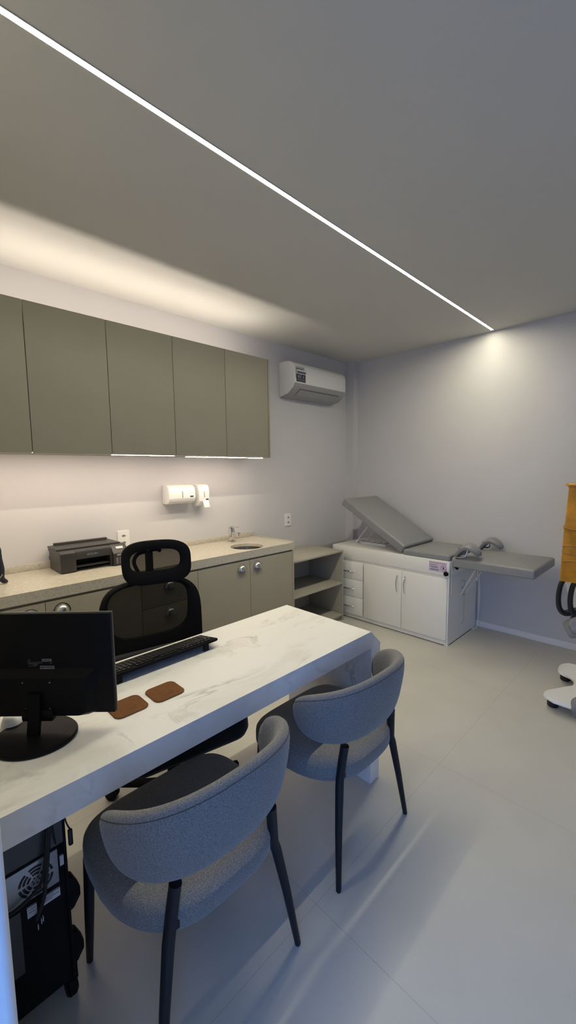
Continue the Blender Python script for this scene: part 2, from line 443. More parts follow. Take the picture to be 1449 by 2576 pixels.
# ------------------------------------------------------------------ base cabinets
YC = 2.32
def cup_pull(x, z, parent):
    bm = B(); a, h, d = 0.043, 0.038, 0.030
    rings = []
    for i in range(9):                      # dome: half ellipsoid, upper half
        ph = PI/2*i/8
        rings.append([(x + a*0.86*math.cos(ph)*math.cos(PI*k/16), YC-0.018-d*math.sin(ph)*1.0-0.002, z-0.018+h*1.15*math.cos(ph)*math.sin(PI*k/16)) for k in range(17)])
    loft(bm, rings, closed=False, caps=False)
    fl = [(x+a*math.cos(PI*k/20), z-0.018+h*1.32*math.sin(PI*k/20)) for k in range(21)]
    prism(bm, fl, 'y', YC-0.0225, YC-0.0182)
    return obj('handle', bm, M['steel'], parent, smooth=50, label='brushed nickel cup pull')
def base_cabinet(label, x0, x1, doors=(), drawers=(), pulls=(), end=False):
    t = thing('base_cabinet', label, 'cabinet', ((x0+x1)/2, 2.56, 0), group='taupe base cabinets under the stone worktop')
    bm = box(B(), x0+0.001, x1-0.001, YC, YW-0.02, 0.08, 0.809); box(bm, x0+0.001, x1-0.001, YC+0.05, YW-0.02, 0, 0.08)
    obj('body', bm, M['taupe'], t)
    for i, (a, b) in enumerate(doors):
        d = obj('door', box(B(), a+0.0015, b-0.0015, YC-0.018, YC-0.0005, 0.085, 0.7985, bev=0.001), M['taupe'], t)
        if pulls[i]: cup_pull(pulls[i][0], pulls[i][1], d)
    for (a, b, z0, z1) in drawers:
        d = obj('drawer', box(B(), a+0.0015, b-0.0015, YC-0.018, YC-0.0005, z0+0.0015, z1-0.0015, bev=0.001), M['taupe'], t)
        cup_pull((a+b)/2-0.012, z1-0.046, d)
    if end:
        obj('side_panel', box(B(), x1+0.001, x1+0.015, YC-0.018, YW-0.02, 0, 0.809, bev=0.001), M['taupe'], t)
    return t
base_cabinet('taupe double door base cabinet partly hidden behind the black monitor', 0.12, 1.042, [(0.12, 0.5377), (0.5377, 1.042)], (), [(0.468, 0.752), (0.612, 0.752)])
base_cabinet('taupe base cabinet with drawers seen through the mesh of the office chair', 1.042, 1.4337, (), [(1.042, 1.4337, 0.627, 0.80), (1.042, 1.4337, 0.453, 0.627), (1.042, 1.4337, 0.085, 0.453)])
base_cabinet('taupe double door base cabinet under the round sink', 1.4337, 2.322, [(1.4337, 1.879), (1.879, 2.322)], (), [(1.803, 0.752), (1.950, 0.752)], True)

# worktop with sink hole
t = thing('stone_worktop', 'speckled grey stone worktop with upstand along the back wall', 'worktop', (1.2, 2.55, 0.815))
SX, SY, SR = 1.972, 2.45, 0.128
bm = B(); outer = [(0.12, 2.30), (2.348, 2.30), (2.348, 2.812), (0.12, 2.812)]
ov = [bm.verts.new((x, y, 0.87)) for x, y in outer]; iv = [bm.verts.new((SX+SR*math.cos(2*PI*k/40), SY+SR*math.sin(2*PI*k/40), 0.87)) for k in range(40)]
ed = [bm.edges.new((ov[i], ov[(i+1) % 4])) for i in range(4)] + [bm.edges.new((iv[i], iv[(i+1) % 40])) for i in range(40)]
bmesh.ops.triangle_fill(bm, use_beauty=True, edges=ed)
bm.faces.ensure_lookup_table()
for f in [f for f in bm.faces if math.hypot(f.calc_center_median().x-SX, f.calc_center_median().y-SY) < SR*0.96 and all(math.hypot(v.co.x-SX, v.co.y-SY) < SR*1.01 for v in f.verts)]: bm.faces.remove(f)
r = bmesh.ops.extrude_face_region(bm, geom=bm.faces[:])
bmesh.ops.translate(bm, vec=(0, 0, -0.022), verts=[g for g in r['geom'] if isinstance(g, bmesh.types.BMVert)])
obj('slab', bm, M['granite'], t, smooth=30)
bm = box(B(), 0.12, 2.348, 2.30, 2.318, 0.8135, 0.848); box(bm, 2.328, 2.348, 2.318, 2.812, 0.8135, 0.848)
obj('apron', bm, M['granite'], t, smooth=0)
obj('upstand', box(B(), 0.12, 2.350, 2.812, 2.829, 0.8702, 0.9095, bev=0.001), M['granite'], t)
obj('end_lip', box(B(), 2.334, 2.348, 2.302, 2.812, 0.8702, 0.8775, bev=0.001), M['granite'], t)
# sink bowl
t = thing('round_sink', 'round stainless steel sink bowl let into the stone worktop', 'sink', (SX, SY, 0.72))
bm = lathe(B(), [(0.134, 0.8475), (0.126, 0.8475), (0.122, 0.80), (0.108, 0.755), (0.075, 0.738), (0.02, 0.735), (0.0, 0.735)], 40, Matrix.Translation((SX, SY, 0)))
obj('bowl', bm, M['sink'], t)
bm = lathe(B(), [(0.0, 0.7385), (0.018, 0.7385), (0.022, 0.737), (0.022, 0.736)], 24, Matrix.Translation((SX, SY, 0)))
obj('drain', bm, M['chrome'], t)
# faucet
t = thing('faucet', 'square chrome mixer tap standing behind the round sink', 'faucet', (2.025, 2.715, 0.87))
obj('base', box(B(), 1.997, 2.053, 2.689, 2.741, 0.8702, 0.879, bev=0.002), M['chrome'], t)
obj('body', box(B(), 2.006, 2.044, 2.697, 2.735, 0.879, 0.985, bev=0.004), M['chrome'], t)
bm = box(B(), 2.010, 2.040, 2.612, 2.700, 0.937, 0.957, bev=0.005)
obj('spout', bm, M['chrome'], t)
obj('aerator', lathe(B(), [(0, 0.922), (0.012, 0.922), (0.014, 0.926), (0.014, 0.940), (0, 0.940)], 20, Matrix.Translation((2.025, 2.624, 0))), M['chrome'], t)
bm = box(B(), 2.007, 2.043, 2.698, 2.734, 0.988, 0.998, bev=0.002); box(bm, 2.012, 2.038, 2.625, 2.70, 0.9955, 0.9995, bev=0.0012)
obj('lever', bm, M['chrome'], t)

# dispensers
t = thing('paper_towel_dispenser', 'white wide paper towel dispenser on the wall under the cabinets', 'dispenser', (1.59, 2.775, 1.21))
prof = [(2.829, 1.355), (2.80, 1.357), (2.757, 1.352), (2.733, 1.335), (2.722, 1.305), (2.721, 1.255), (2.733, 1.228), (2.76, 1.214), (2.80, 1.213), (2.829, 1.216)]
obj('housing', prism(B(), prof, 'x', 1.478, 1.700, bev=0.005), M['white'], t, smooth=40)
obj('level_window', box(B(), 1.585, 1.592, 2.7195, 2.7225, 1.258, 1.308, bev=0.001), M['greyink'], t)
obj('badge', box(B(), 1.652, 1.680, 2.7192, 2.7225, 1.262, 1.272, bev=0.001), M['ink'], t)
t = thing('soap_dispenser', 'narrow white soap dispenser with push lever beside the paper towel dispenser', 'dispenser', (1.775, 2.775, 1.17))
prof = [(2.829, 1.352), (2.78, 1.354), (2.745, 1.349), (2.728, 1.330), (2.722, 1.30), (2.723, 1.225), (2.740, 1.195), (2.775, 1.182), (2.829, 1.182)]
obj('housing', prism(B(), prof, 'x', 1.732, 1.826, bev=0.006), M['white'], t, smooth=40)
obj('level_window', box(B(), 1.776, 1.783, 2.7205, 2.7235, 1.252, 1.30, bev=0.001), M['piping'], t)
obj('badge', box(B(), 1.792, 1.816, 2.7202, 2.7235, 1.232, 1.241, bev=0.001), M['ink'], t)
bm = prism(B(), [(2.722, 1.226), (2.716, 1.228), (2.696, 1.176), (2.700, 1.174)], 'x', 1.760, 1.812, bev=0.0012)
obj('push_lever', bm, M['white'], t)

# outlets (built once, copied)
def outlet(label, x, z):
    t = thing('wall_outlet', label, 'outlet', (x, YW, z), group='white wall outlets on the back wall')
    pts = rrect(-0.042, 0.042, -0.061, 0.061, 0.008)
    mt = frame((0, 0, 0), (1, 0, 0), (0, 0, 1))
    bm = B(); stack(bm, pts, [(0, 0), (0, 0.005), (0.002, 0.008)], 0.001, mt)
    obj('plate', bm, M['white'], t, local=True)
    for dz in (-0.024, 0.024):
        bm = B(); stack(bm, [(0.016*math.cos(2*PI*k/6), dz+0.010*math.sin(2*PI*k/6)) for k in range(6)], [(0, 0.0075), (0.001, 0.0098)], 0, mt)
        s = obj('socket', bm, M['greyink'], t, local=True)
        bm = B()
        for dx in (-0.0095, 0, 0.0095):
            lathe(bm, [(0.0026, 0.0096), (0.0026, 0.0103), (0, 0.0103)], 10, mt @ Matrix.Translation((dx, dz + (0.003 if dx == 0 else 0), 0)))
        obj('socket_hole_shade', bm, M['ink'], s, local=True)  # dark discs paint the shade in the pin holes
    return t
o1 = outlet('white double wall outlet between sink and exam table', 2.799, 0.972)
dup(o1, (1.171, YW, 0.987), 0, 'white double wall outlet just behind the printer', 'white wall outlets on the back wall')

# ------------------------------------------------------------------ air conditioner
t = thing('air_conditioner', 'white split air conditioner on the wall right of the cabinets', 'air conditioner', (3.08, 2.73, 2.14))
x0, x1 = 2.706, 3.462
arc = [(2.829, 2.452), (2.76, 2.453), (2.70, 2.446), (2.662, 2.430), (2.640, 2.404), (2.632, 2.37), (2.630, 2.25), (2.634, 2.243), (2.660, 2.205), (2.72, 2.162), (2.829, 2.140)]
obj('housing', prism(B(), arc, 'x', x0, x1, bev=0.004), M['white'], t, smooth=40)
lip = [(2.6295, 2.246), (2.6315, 2.234), (2.655, 2.200), (2.715, 2.156), (2.826, 2.135), (2.826, 2.138), (2.72, 2.161), (2.66, 2.204), (2.634, 2.243)]
obj('lower_lip', prism(B(), lip, 'x', x0+0.012, x1-0.006), M['acgrey'], t, smooth=40)
lv = [(2.655, 2.1985), (2.700, 2.165), (2.712, 2.1560), (2.712, 2.1535), (2.698, 2.1625), (2.653, 2.1965)]
obj('louvre', prism(B(), [(a-0.0015, b-0.0025) for a, b in lv], 'x', x0+0.10, x1-0.09), M['acgrey'], t, smooth=0)
bm = box(B(), x0+0.095, x1-0.085, 2.651, 2.6545, 2.1965, 2.1995); obj('louvre_gap_shade', bm, M['gap_shade'], t, smooth=0)  # solid dark strip painted in for the shade behind the louvre
yS = 2.6285
obj('energy_label', box(B(), 2.722, 2.842, yS+0.001, yS+0.0025, 2.285, 2.392), mat('silver_sticker', (0.36, 0.38, 0.36), 0.4), t, smooth=0)
st = obj('warranty_label', box(B(), 2.742, 2.860, yS, yS+0.0015, 2.256, 2.368), M['label'], t, smooth=0)
bm = box(B(), 2.746, 2.858, yS-0.0006, yS, 2.334, 2.350); box(bm, 2.732, 2.789, yS-0.0006, yS, 2.258, 2.326); box(bm, 2.793, 2.852, yS-0.0006, yS, 2.258, 2.326)
obj('dark_panels', bm, M['ink'], st, smooth=0)
def wtext(nm, s, size, m, par, x, z, y=yS-0.0012): return text(nm, s, size, m, par, frame((x, y, z), (1, 0, 0), (0, 0, 1)))
wtext('number_print', '10', 0.034, M['label'], st, 2.761, 2.302); wtext('number_print', '3', 0.034, M['label'], st, 2.823, 2.302)
for x0_, x1_, z0_, z1_ in ((2.743, 2.779, 2.277, 2.282), (2.741, 2.781, 2.268, 2.2705), (2.805, 2.841, 2.277, 2.282), (2.803, 2.843, 2.268, 2.2705), (2.754, 2.85, 2.341, 2.3435)):
    obj('print_line', box(B(), x0_, x1_, yS-0.0010, yS-0.0006, z0_, z1_), M['greyink'], st, smooth=0)
bm = B()
for a, b in ((2.735, 2.775), (2.781, 2.825)): box(bm, a, b, yS+0.0003, yS+0.001, 2.366, 2.374)
box(bm, 2.75, 2.835, yS+0.0003, yS+0.001, 2.3545, 2.3565)
obj('bold_print', bm, M['ink'], t, smooth=0)

# ------------------------------------------------------------------ printer (front faces -y)
t = thing('printer', 'black ink tank printer on the stone worktop', 'printer', (0.87, 2.69, 0.8705))
PX0, PX1, PY0, PY1, PZ0 = 0.690, 0.985, 2.560, 2.795, 0.872
bm = B()
side = [(PY0, PZ0+0.004), (PY0+0.006, PZ0), (PY1-0.02, PZ0), (PY1-0.02, PZ0+0.05), (PY1+0.0, PZ0+0.055), (PY1, PZ0+0.075), (PY1-0.015, PZ0+0.08), (PY1-0.015, PZ0+0.105), (PY1+0.005, PZ0+0.11), (PY1+0.005, PZ0+0.122), (PY0+0.03, PZ0+0.127), (PY0+0.006, PZ0+0.122), (PY0, PZ0+0.112)]
prism(bm, side, 'x', PX0, PX0+0.085, bev=0.003)
prism(bm, side, 'x', PX1-0.012, PX1, bev=0.003)
prism(bm, [(PY0, PZ0+0.072)] + [(PY0+0.10, PZ0+0.072), (PY0+0.10, PZ0), (PY1-0.02, PZ0)] + side[3:], 'x', PX0+0.085, PX1-0.012)
obj('body', bm, M['printer'], t)
obj('lid', box(B(), PX0-0.004, PX1+0.075, PY0+0.055, PY1+0.004, PZ0+0.124, PZ0+0.137, bev=0.005), M['printer'], t)
bm = box(B(), PX0+0.03, PX1+0.055, PY1-0.018, PY1+0.010, PZ0+0.134, PZ0+0.150, bev=0.003)
obj('rear_feed_cover', bm, M['printer'], t)
obj('output_tray', box(B(), PX0+0.088, PX1-0.016, PY0+0.012, PY0+0.095, PZ0+0.022, PZ0+0.032, bev=0.003), M['printer'], t)
obj('paper_opening_shade', box(B(), PX0+0.086, PX1-0.013, PY0+0.0955, PY0+0.0995, PZ0+0.002, PZ0+0.071), M['opening_shade'], t, smooth=0)  # dark sheet painted in for the shade at the back of the tray
bm = B()
ts = [(PY0-0.018, PZ0+0.006), (PY0-0.014, PZ0), (PY1-0.04, PZ0), (PY1-0.04, PZ0+0.122), (PY0+0.05, PZ0+0.128), (PY0+0.035, PZ0+0.126), (PY0-0.012, PZ0+0.082), (PY0-0.018, PZ0+0.076)]
prism(bm, ts, 'x', PX1+0.001, PX1+0.098, bev=0.003)
tk = obj('ink_tank_unit', bm, M['printer'], t)
bm = B()
for k in range(4): box(bm, PX1+0.016+0.020*k, PX1+0.029+0.020*k, PY0-0.0195, PY0-0.017, PZ0+0.012, PZ0+0.052, bev=0.001)
obj('ink_window', bm, M['tank'], tk, label='row of pale ink level windows')
obj('display', box(B(), PX1+0.022, PX1+0.06, PY0-0.0195, PY0-0.017, PZ0+0.062, PZ0+0.073), M['greyink'], tk, smooth=0)
mt = frame((PX1+0.05, PY0+0.0135, PZ0+0.1075), (1, 0, 0), (0, 0.047, 0.044))
bm = B(); box(bm, -0.022, 0.022, -0.009, 0.009, 0.0005, 0.002, mtx=mt)
obj('sticker', bm, M['label'], tk, smooth=0)
text('brand_print', 'EPSON', 0.018, M['greyink'], t, frame((PX0+0.178, PY0-0.0006, PZ0+0.094), (1, 0, 0), (0, 0, 1)), sx=1.15)

# dark stand at the left end of the worktop
t = thing('desktop_stand', 'dark navy stand with pale edging and splayed foot at the far left of the worktop', 'stand', (0.375, 2.60, 0.871))
bm = B()
pth = smooth_path([(0.335, 2.60, 1.082), (0.398, 2.565, 1.070), (0.403, 2.563, 1.01), (0.410, 2.565, 0.95), (0.408, 2.57, 0.905), (0.420, 2.575, 0.884), (0.430, 2.585, 0.8800)], 8)
tube(bm, pth, [0.011]*14 + [0.013]*(len(pth)-22) + [0.009]*8, 12)
obj('frame', bm, M['navy'], t)
bm = B(); stack(bm, rrect(-0.07, 0.012, -0.10, 0.10, 0.012), [(0.002, -0.012), (0, -0.008), (0, 0.008), (0.004, 0.012)], 0.003, frame((0.392, 2.575, 0.985), (1, 0, 0), (0, 0.12, 1)))
obj('pouch', bm, M['navy'], t)
for z in (1.005, 0.93):
    obj('edging', tube(B(), smooth_path([(0.385, 2.558, z-0.03), (0.403, 2.553, z-0.014), (0.4135, 2.560, z+0.008)], 6), 0.0022, 8), M['piping'], t)
bm = tube(B(), smooth_path([(0.355, 2.60, 0.93), (0.335, 2.62, 0.885), (0.325, 2.635, 0.8800)], 6), 0.0085, 10)
obj('foot', bm, M['navy'], t)

# ------------------------------------------------------------------ open shelf unit
t = thing('open_shelf_unit', 'low beige open shelving unit between base cabinets and exam table', 'shelf', (2.73, 2.57, 0))
a, b, y0, y1, zt = 2.388, 3.079, 2.36, 2.805, 0.689
obj('top_panel', box(B(), a, b, y0, y1, zt-0.015, zt, bev=0.0008), M['shelf'], t)
for xa in (a, b-0.014): obj('side_panel', box(B(), xa, xa+0.014, y0, y1, 0, zt-0.0152, bev=0.0008), M['shelf'], t)
obj('back_panel', box(B(), a+0.014, b-0.014, y1-0.008, y1, 0.05, zt-0.0152), M['shelf'], t)
for z in (0.3625, 0.048): obj('shelf_board', box(B(), a+0.0142, b-0.0142, y0+0.001, y1-0.0082, z, z+0.015, bev=0.0008), M['shelf'], t)
obj('kick_board', box(B(), a+0.0142, b-0.0142, y0+0.03, y0+0.044, 0.0, 0.0478), M['shelf'], t)

# ------------------------------------------------------------------ exam table
EX, EX1, EY0, EY1 = 3.178, 3.752, 1.371, 2.562
t = thing('exam_table', 'white gynecological exam table cabinet with grey padded top against the right wall', 'exam table', (3.46, 1.97, 0))
bm = box(B(), EX+0.004, EX1, EY0+0.001, EY1, 0.012, 0.60)
for y in (EY0+0.012, EY1-0.03):
    box(bm, EX+0.004, EX+0.03, y-0.01, y+0.02, 0, 0.0125); box(bm, EX1-0.05, EX1-0.02, y-0.01, y+0.02, 0, 0.0125)
obj('body', bm, M['lam'], t)
obj('plinth', box(B(), EX+0.001, EX+0.0038, EY0+0.016, EY1-0.002, 0.008, 0.049), M['lam'], t)
obj('end_panel', box(B(), EX-0.006, EX+0.0035, EY0, EY0+0.0125, 0.0, 0.60, bev=0.001), M['lam'], t)
obj('apron', box(B(), EX-0.010, EX1+0.003, EY0, EY1+0.001, 0.589, 0.711, bev=0.003), M['lam'], t)
def bar_handle(p, q, out, par):
    bm = B(); p = Vector(p); q = Vector(q); o_ = Vector(out)
    pts = [p, p+o_*0.55+(q-p)*0.10, p+o_+(q-p)*0.30, p+o_*1.08+(q-p)*0.5, p+o_+(q-p)*0.70, p+o_*0.55+(q-p)*0.90, q]
    tube(bm, smooth_path(pts, 4), 0.0048, 10, flat=(1.0, 1.25))
    return obj('handle', bm, M['chrome'], par, label='curved chrome handle')
for a, b, hy in ((1.7885, 2.182, 1.826), (1.381, 1.7845, 1.752)):
    d = obj('door', box(B(), EX-0.020, EX+0.0005, a, b, 0.052, 0.565, bev=0.0025), M['lam'], t)
    bar_handle((EX-0.0205, hy, 0.522), (EX-0.0205, hy, 0.372), (-0.022, 0, 0), d)
for z0, z1 in ((0.052, 0.2225), (0.226, 0.396), (0.3995, 0.565)):
    d = obj('drawer', box(B(), EX-0.020, EX+0.0005, 2.197, EY1-0.004, z0, z1, bev=0.0025), M['lam'], t)
    bar_handle((EX-0.0205, 2.445, (z0+z1)/2-0.005), (EX-0.0205, 2.290, (z0+z1)/2-0.005), (-0.022, 0, 0), d)
# cushions
bm = B(); stack(bm, rrect(EX-0.006, EX1-0.02, 1.372, 1.786, 0.012), pillow_levels(0.7112, 0.760, 0.016), 0.014)
obj('seat_cushion', bm, M['vinyl'], t)
bm = B(); stack(bm, rrect(EX-0.006, EX1-0.02, 0.768, 1.350, 0.014), pillow_levels(0.672, 0.742, 0.018), 0.026)
obj('leg_rest', bm, M['vinyl'], t)
ang = math.radians(-31.2)
Mb = Matrix.Translation((0, 1.7985, 0.7175)) @ Matrix.Rotation(math.radians(31.0), 4, 'X')
bm = B(); stack(bm, rrect(EX-0.006, EX1-0.02, 0.008, 0.775, 0.014), pillow_levels(0.0, 0.076, 0.018), 0.020, Mb)
obj('back_cushion', bm, M['vinyl'], t)
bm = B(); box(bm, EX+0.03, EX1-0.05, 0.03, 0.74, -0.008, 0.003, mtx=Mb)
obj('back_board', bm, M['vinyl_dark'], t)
# back prop
bm = B(); tube(bm, [(3.36, 2.235, 0.955-0.005), (3.34, 2.405, 0.722)], 0.0045, 10); tube(bm, [(3.56, 2.235, 0.955), (3.54, 2.405, 0.722)], 0.0045, 10)
tube(bm, [(3.34, 2.405, 0.722), (3.54, 2.405, 0.722)], 0.0045, 10)
obj('back_prop', bm, M['ivory'], t)
bm = B()
for x in (3.40, 3.50): box(bm, x, x+0.006, 2.10, 2.45, 0.7115, 0.728)
for y in (2.13, 2.20, 2.27, 2.34, 2.41): box(bm, 3.40, 3.506, y, y+0.005, 0.722, 0.730)
obj('ratchet_rack', bm, M['ivory'], t)
# leg prop on end face
bm = B(); tube(bm, [(3.27, 1.195, 0.676), (3.36, 1.352, 0.40)], 0.0055, 10); tube(bm, [(3.52, 1.195, 0.676), (3.47, 1.352, 0.40)], 0.0055, 10)
tube(bm, [(3.36, 1.352, 0.40), (3.47, 1.352, 0.40)], 0.0055, 10)
obj('leg_prop', bm, M['ivory'], t)
bm = B()
for z in (0.51, 0.45, 0.39): tube(bm, smooth_path([(3.41, 1.371, z+0.012), (3.41, 1.355, z-0.004), (3.45, 1.353, z-0.006), (3.46, 1.371, z-0.002)], 4), 0.0022, 8)
tube(bm, [(3.485, 1.3695, 0.50), (3.485, 1.3695, 0.13)], 0.0012, 6); tube(bm, [(3.485, 1.3695, 0.13), (3.44, 1.3695, 0.125)], 0.0012, 6)
obj('prop_hooks', bm, M['greyink'], t)
# stirrups
def stirrup(xr, xp, face, lift):
    rod = smooth_path([(xr, 1.358, 0.445), (xr, 1.358, 0.60), (xr, 1.357, 0.70), (xr, 1.350, 0.735), (xr, 1.325, 0.752), (xr, 1.29, 0.755), (xr+(xp-xr)*0.4, 1.262, 0.765), (xp, 1.250, 0.80-lift), (xp, 1.248, 0.832-lift)], 6)
    s = obj('stirrup', tube(B(), rod, 0.0072, 12), M['chrome'], t, label='chrome stirrup rod')
    bm = B(); nu, nv = 20, 12; top = []; bot = []
    for i in range(nu+1):
        u = -1+2*i/nu
        rt_, rb_ = [], []
        for j in range(nv+1):
            v = -1+2*j/nv
            w = 0.068*math.sqrt(max(0.0, 1-abs(u)**3.0))+0.004
            y = 1.240 - 0.098*u; x = xp + w*v
            z = 0.874 - 0.075*abs(u)**1.8 - 0.026*v*v + 0.018*u - lift
            e = max(0.0, (1-u**6)*(1-v**6))
            th = (0.036+0.020*u*u)*e**0.5
            rt_.append((x, y, z)); rb_.append((x, y, z-th-0.001))
        top.append(rt_); bot.append(rb_)
    T = [[bm.verts.new(p) for p in r] for r in top]; Bo = [[bm.verts.new(p) for p in r] for r in bot]
    for i in range(nu):
        for j in range(nv):
            bm.faces.new((T[i][j], T[i+1][j], T[i+1][j+1], T[i][j+1])); bm.faces.new((Bo[i][j], Bo[i][j+1], Bo[i+1][j+1], Bo[i+1][j]))
    for i in range(nu):
        bm.faces.new((T[i][0], Bo[i][0], Bo[i+1][0], T[i+1][0])); bm.faces.new((T[i][nv], T[i+1][nv], Bo[i+1][nv], Bo[i][nv]))
    for j in range(nv):
        bm.faces.new((T[0][j], T[0][j+1], Bo[0][j+1], Bo[0][j])); bm.faces.new((T[nu][j], Bo[nu][j], Bo[nu][j+1], T[nu][j+1]))
    obj('knee_pad', bm, M['vinyl'], s, smooth=60, label='curved grey knee pad')
    bm = B(); box(bm, xp-0.045, xp+0.045, 1.19, 1.30, 0.826-lift, 0.832-lift, bev=0.002)
    obj('pad_plate', bm, M['vinyl_dark'], s)
    for mt in face:
        bm = B(); stack(bm, [((0.021 if k % 2 else 0.0175)*math.cos(2*PI*k/12), (0.021 if k % 2 else 0.0175)*math.sin(2*PI*k/12)) for k in range(12)], [(0.003, 0.004), (0, 0.007), (0, 0.018), (0.004, 0.022)], 0.001, mt)
        lathe(bm, [(0.006, -0.012), (0.006, 0.006)], 10, mt)
        obj('star_knob', bm, M['black'], s)
    return s
stirrup(3.188, 3.205, [frame((EX-0.018, 1.3875, 0.612), (0, -1, 0), (0, 0, 1)), frame((3.268, 1.362, 0.652), (1, 0, 0), (0, 0, 1))], 0)
stirrup(3.735, 3.70, [frame((3.66, 1.362, 0.652), (1, 0, 0), (0, 0, 1))], 0.016)
# sticker
XS = EX-0.0106
sk = obj('warning_sticker', box(B(), XS-0.0004, XS+0.0003, 1.391, 1.5415, 0.613, 0.696), M['lilac'], t, smooth=0)
def etext(nm, s, size, m, y, z, sx=1): return text(nm, s, size, m, sk, frame((XS-0.0009, y, z), (0, -1, 0), (0, 0, 1)), sx=sx)
etext('heading', 'ATENÇÃO SRS. CLIENTES', 0.0135, M['red'], 1.468, 0.6845, 0.90)
bm = B()
for y, z, w in ((1.502, 0.6675, 0.068), (1.497, 0.653, 0.076), (1.492, 0.646, 0.056), (1.492, 0.632, 0.086), (1.490, 0.6255, 0.076)):
    n = int(w/0.009)
    for k in range(n):
        yy = y + w/2 - k*0.009
        box(bm, XS-0.0009, XS-0.0004, yy-0.0078, yy, z-0.0018, z+0.0018)
obj('small_print', bm, M['ink'], sk, smooth=0)
mt = frame((XS-0.0009, 1.4175, 0.6475), (0, -1, 0), (0, 0, 1))
bm = B()
rg = 32
for a0, a1 in ((0.0215, 0.0245),):
    for k in range(rg):
        c = [(r_*math.cos(2*PI*kk/rg), r_*math.sin(2*PI*kk/rg), 0) for kk in (k, k+1) for r_ in (a0, a1)]
        vs = [bm.verts.new(mt @ Vector(p)) for p in (c[0], c[1], c[3], c[2])]; bm.faces.new(vs)
box(bm, -0.0225, 0.0225, -0.0013, 0.0013, 0, 0.0004, mtx=mt @ Matrix.Rotation(math.radians(-45), 4, 'Z'))
obj('prohibition_ring', bm, M['red'], sk, smooth=0)
bm = B(); lathe(bm, [(0.0036, 0), (0.0036, 0.0004), (0, 0.0004)], 12, mt @ Matrix.Translation((0.001, 0.010, 0)))
box(bm, -0.004, 0.005, -0.006, 0.006, 0, 0.0004, mtx=mt); box(bm, -0.012, -0.003, -0.009, -0.005, 0, 0.0004, mtx=mt); box(bm, 0.004, 0.012, -0.010, -0.006, 0, 0.0004, mtx=mt)
obj('seated_figure_symbol', bm, M['ink'], sk, smooth=0)

# ------------------------------------------------------------------ desk
DZ = 0.735
t = thing('marble_desk', 'white marble desk with chamfered end and slab legs in the foreground', 'desk', (0.80, 1.253, 0))
prof = [(0.06, 0.657), (1.5640, 0.657), (1.5640, 0.6625), (1.4880, DZ), (0.06, DZ)]
obj('desktop', prism(B(), prof, 'y', 0.986, 1.5205, bev=0.0008), M['marble'], t, smooth=0)
for a, b in ((1.494, 1.564), (0.06, 0.10)):
    obj('slab_leg', box(B(), a, b, 0.988, 1.5185, 0, 0.6569, bev=0.0008), M['marble'], t, smooth=0)

# coasters (one built, then copied)
def coaster(label, x, y, rz):
    t = thing('leather_coaster', label, 'coaster', (x, y, DZ), rz, group='brown leather coasters on the marble desk')
    bm = B(); stack(bm, rrect(-0.052, 0.052, -0.049, 0.049, 0.022), [(0.0012, 0.0002), (0, 0.0012), (0, 0.0032), (0.0015, 0.0044)], 0.0003)
    obj('pad', bm, M['leather'], t, local=True)
    bm = B()
    for cx, cy, r in ((0.006, -0.024, 0.008), (0.018, -0.021, 0.007), (0.012, -0.017, 0.009)):
        tube(bm, [(cx+r*math.cos(2*PI*k/18*0.8), cy+r*0.8*math.sin(2*PI*k/18*0.8), 0.0047) for k in range(19)], 0.0005, 6)
    obj('embossed_mark', bm, M['leather_dark'], t, local=True)
    return t
g = 'brown leather coasters on the marble desk'
c0 = coaster('brown leather coaster alone in the open, nearest the middle of the desk', 0.6015, 1.190, 0)
dup(c0, (0.479, 1.194, DZ), 0, 'brown leather coaster whose left corner the black monitor covers', g)
dup(c0, (0.283, 1.372, DZ), 0.15, 'brown leather coaster peeping out right of the monitor stand', g)
dup(c0, (0.140, 1.448, DZ), 0.1, 'brown leather coaster at the left edge of the photo, beside the mouse', g)

# mouse
t = thing('computer_mouse', 'white computer mouse behind the monitor stand on the desk', 'mouse', (0.216, 1.356, DZ), math.radians(-20))
bm = B(); stack(bm, [(0.029*math.copysign(abs(math.cos(a))**0.8, math.cos(a)), 0.046*math.copysign(abs(math.sin(a))**0.8, math.sin(a))) for a in [2*PI*k/28 for k in range(28)]],
               [(0.003, 0.0005), (0, 0.003), (0, 0.012), (0.004, 0.022), (0.010, 0.028)], 0.005)
obj('shell', bm, M['white'], t, local=True)
bm = B(); lathe(bm, [(0, -0.003), (0.007, -0.003), (0.0085, 0), (0.007, 0.003), (0, 0.003)], 16, Matrix.Translation((0, 0.026, 0.026)) @ Matrix.Rotation(PI/2, 4, 'Y'))
obj('scroll_wheel', bm, M['blackm'], t, local=True)

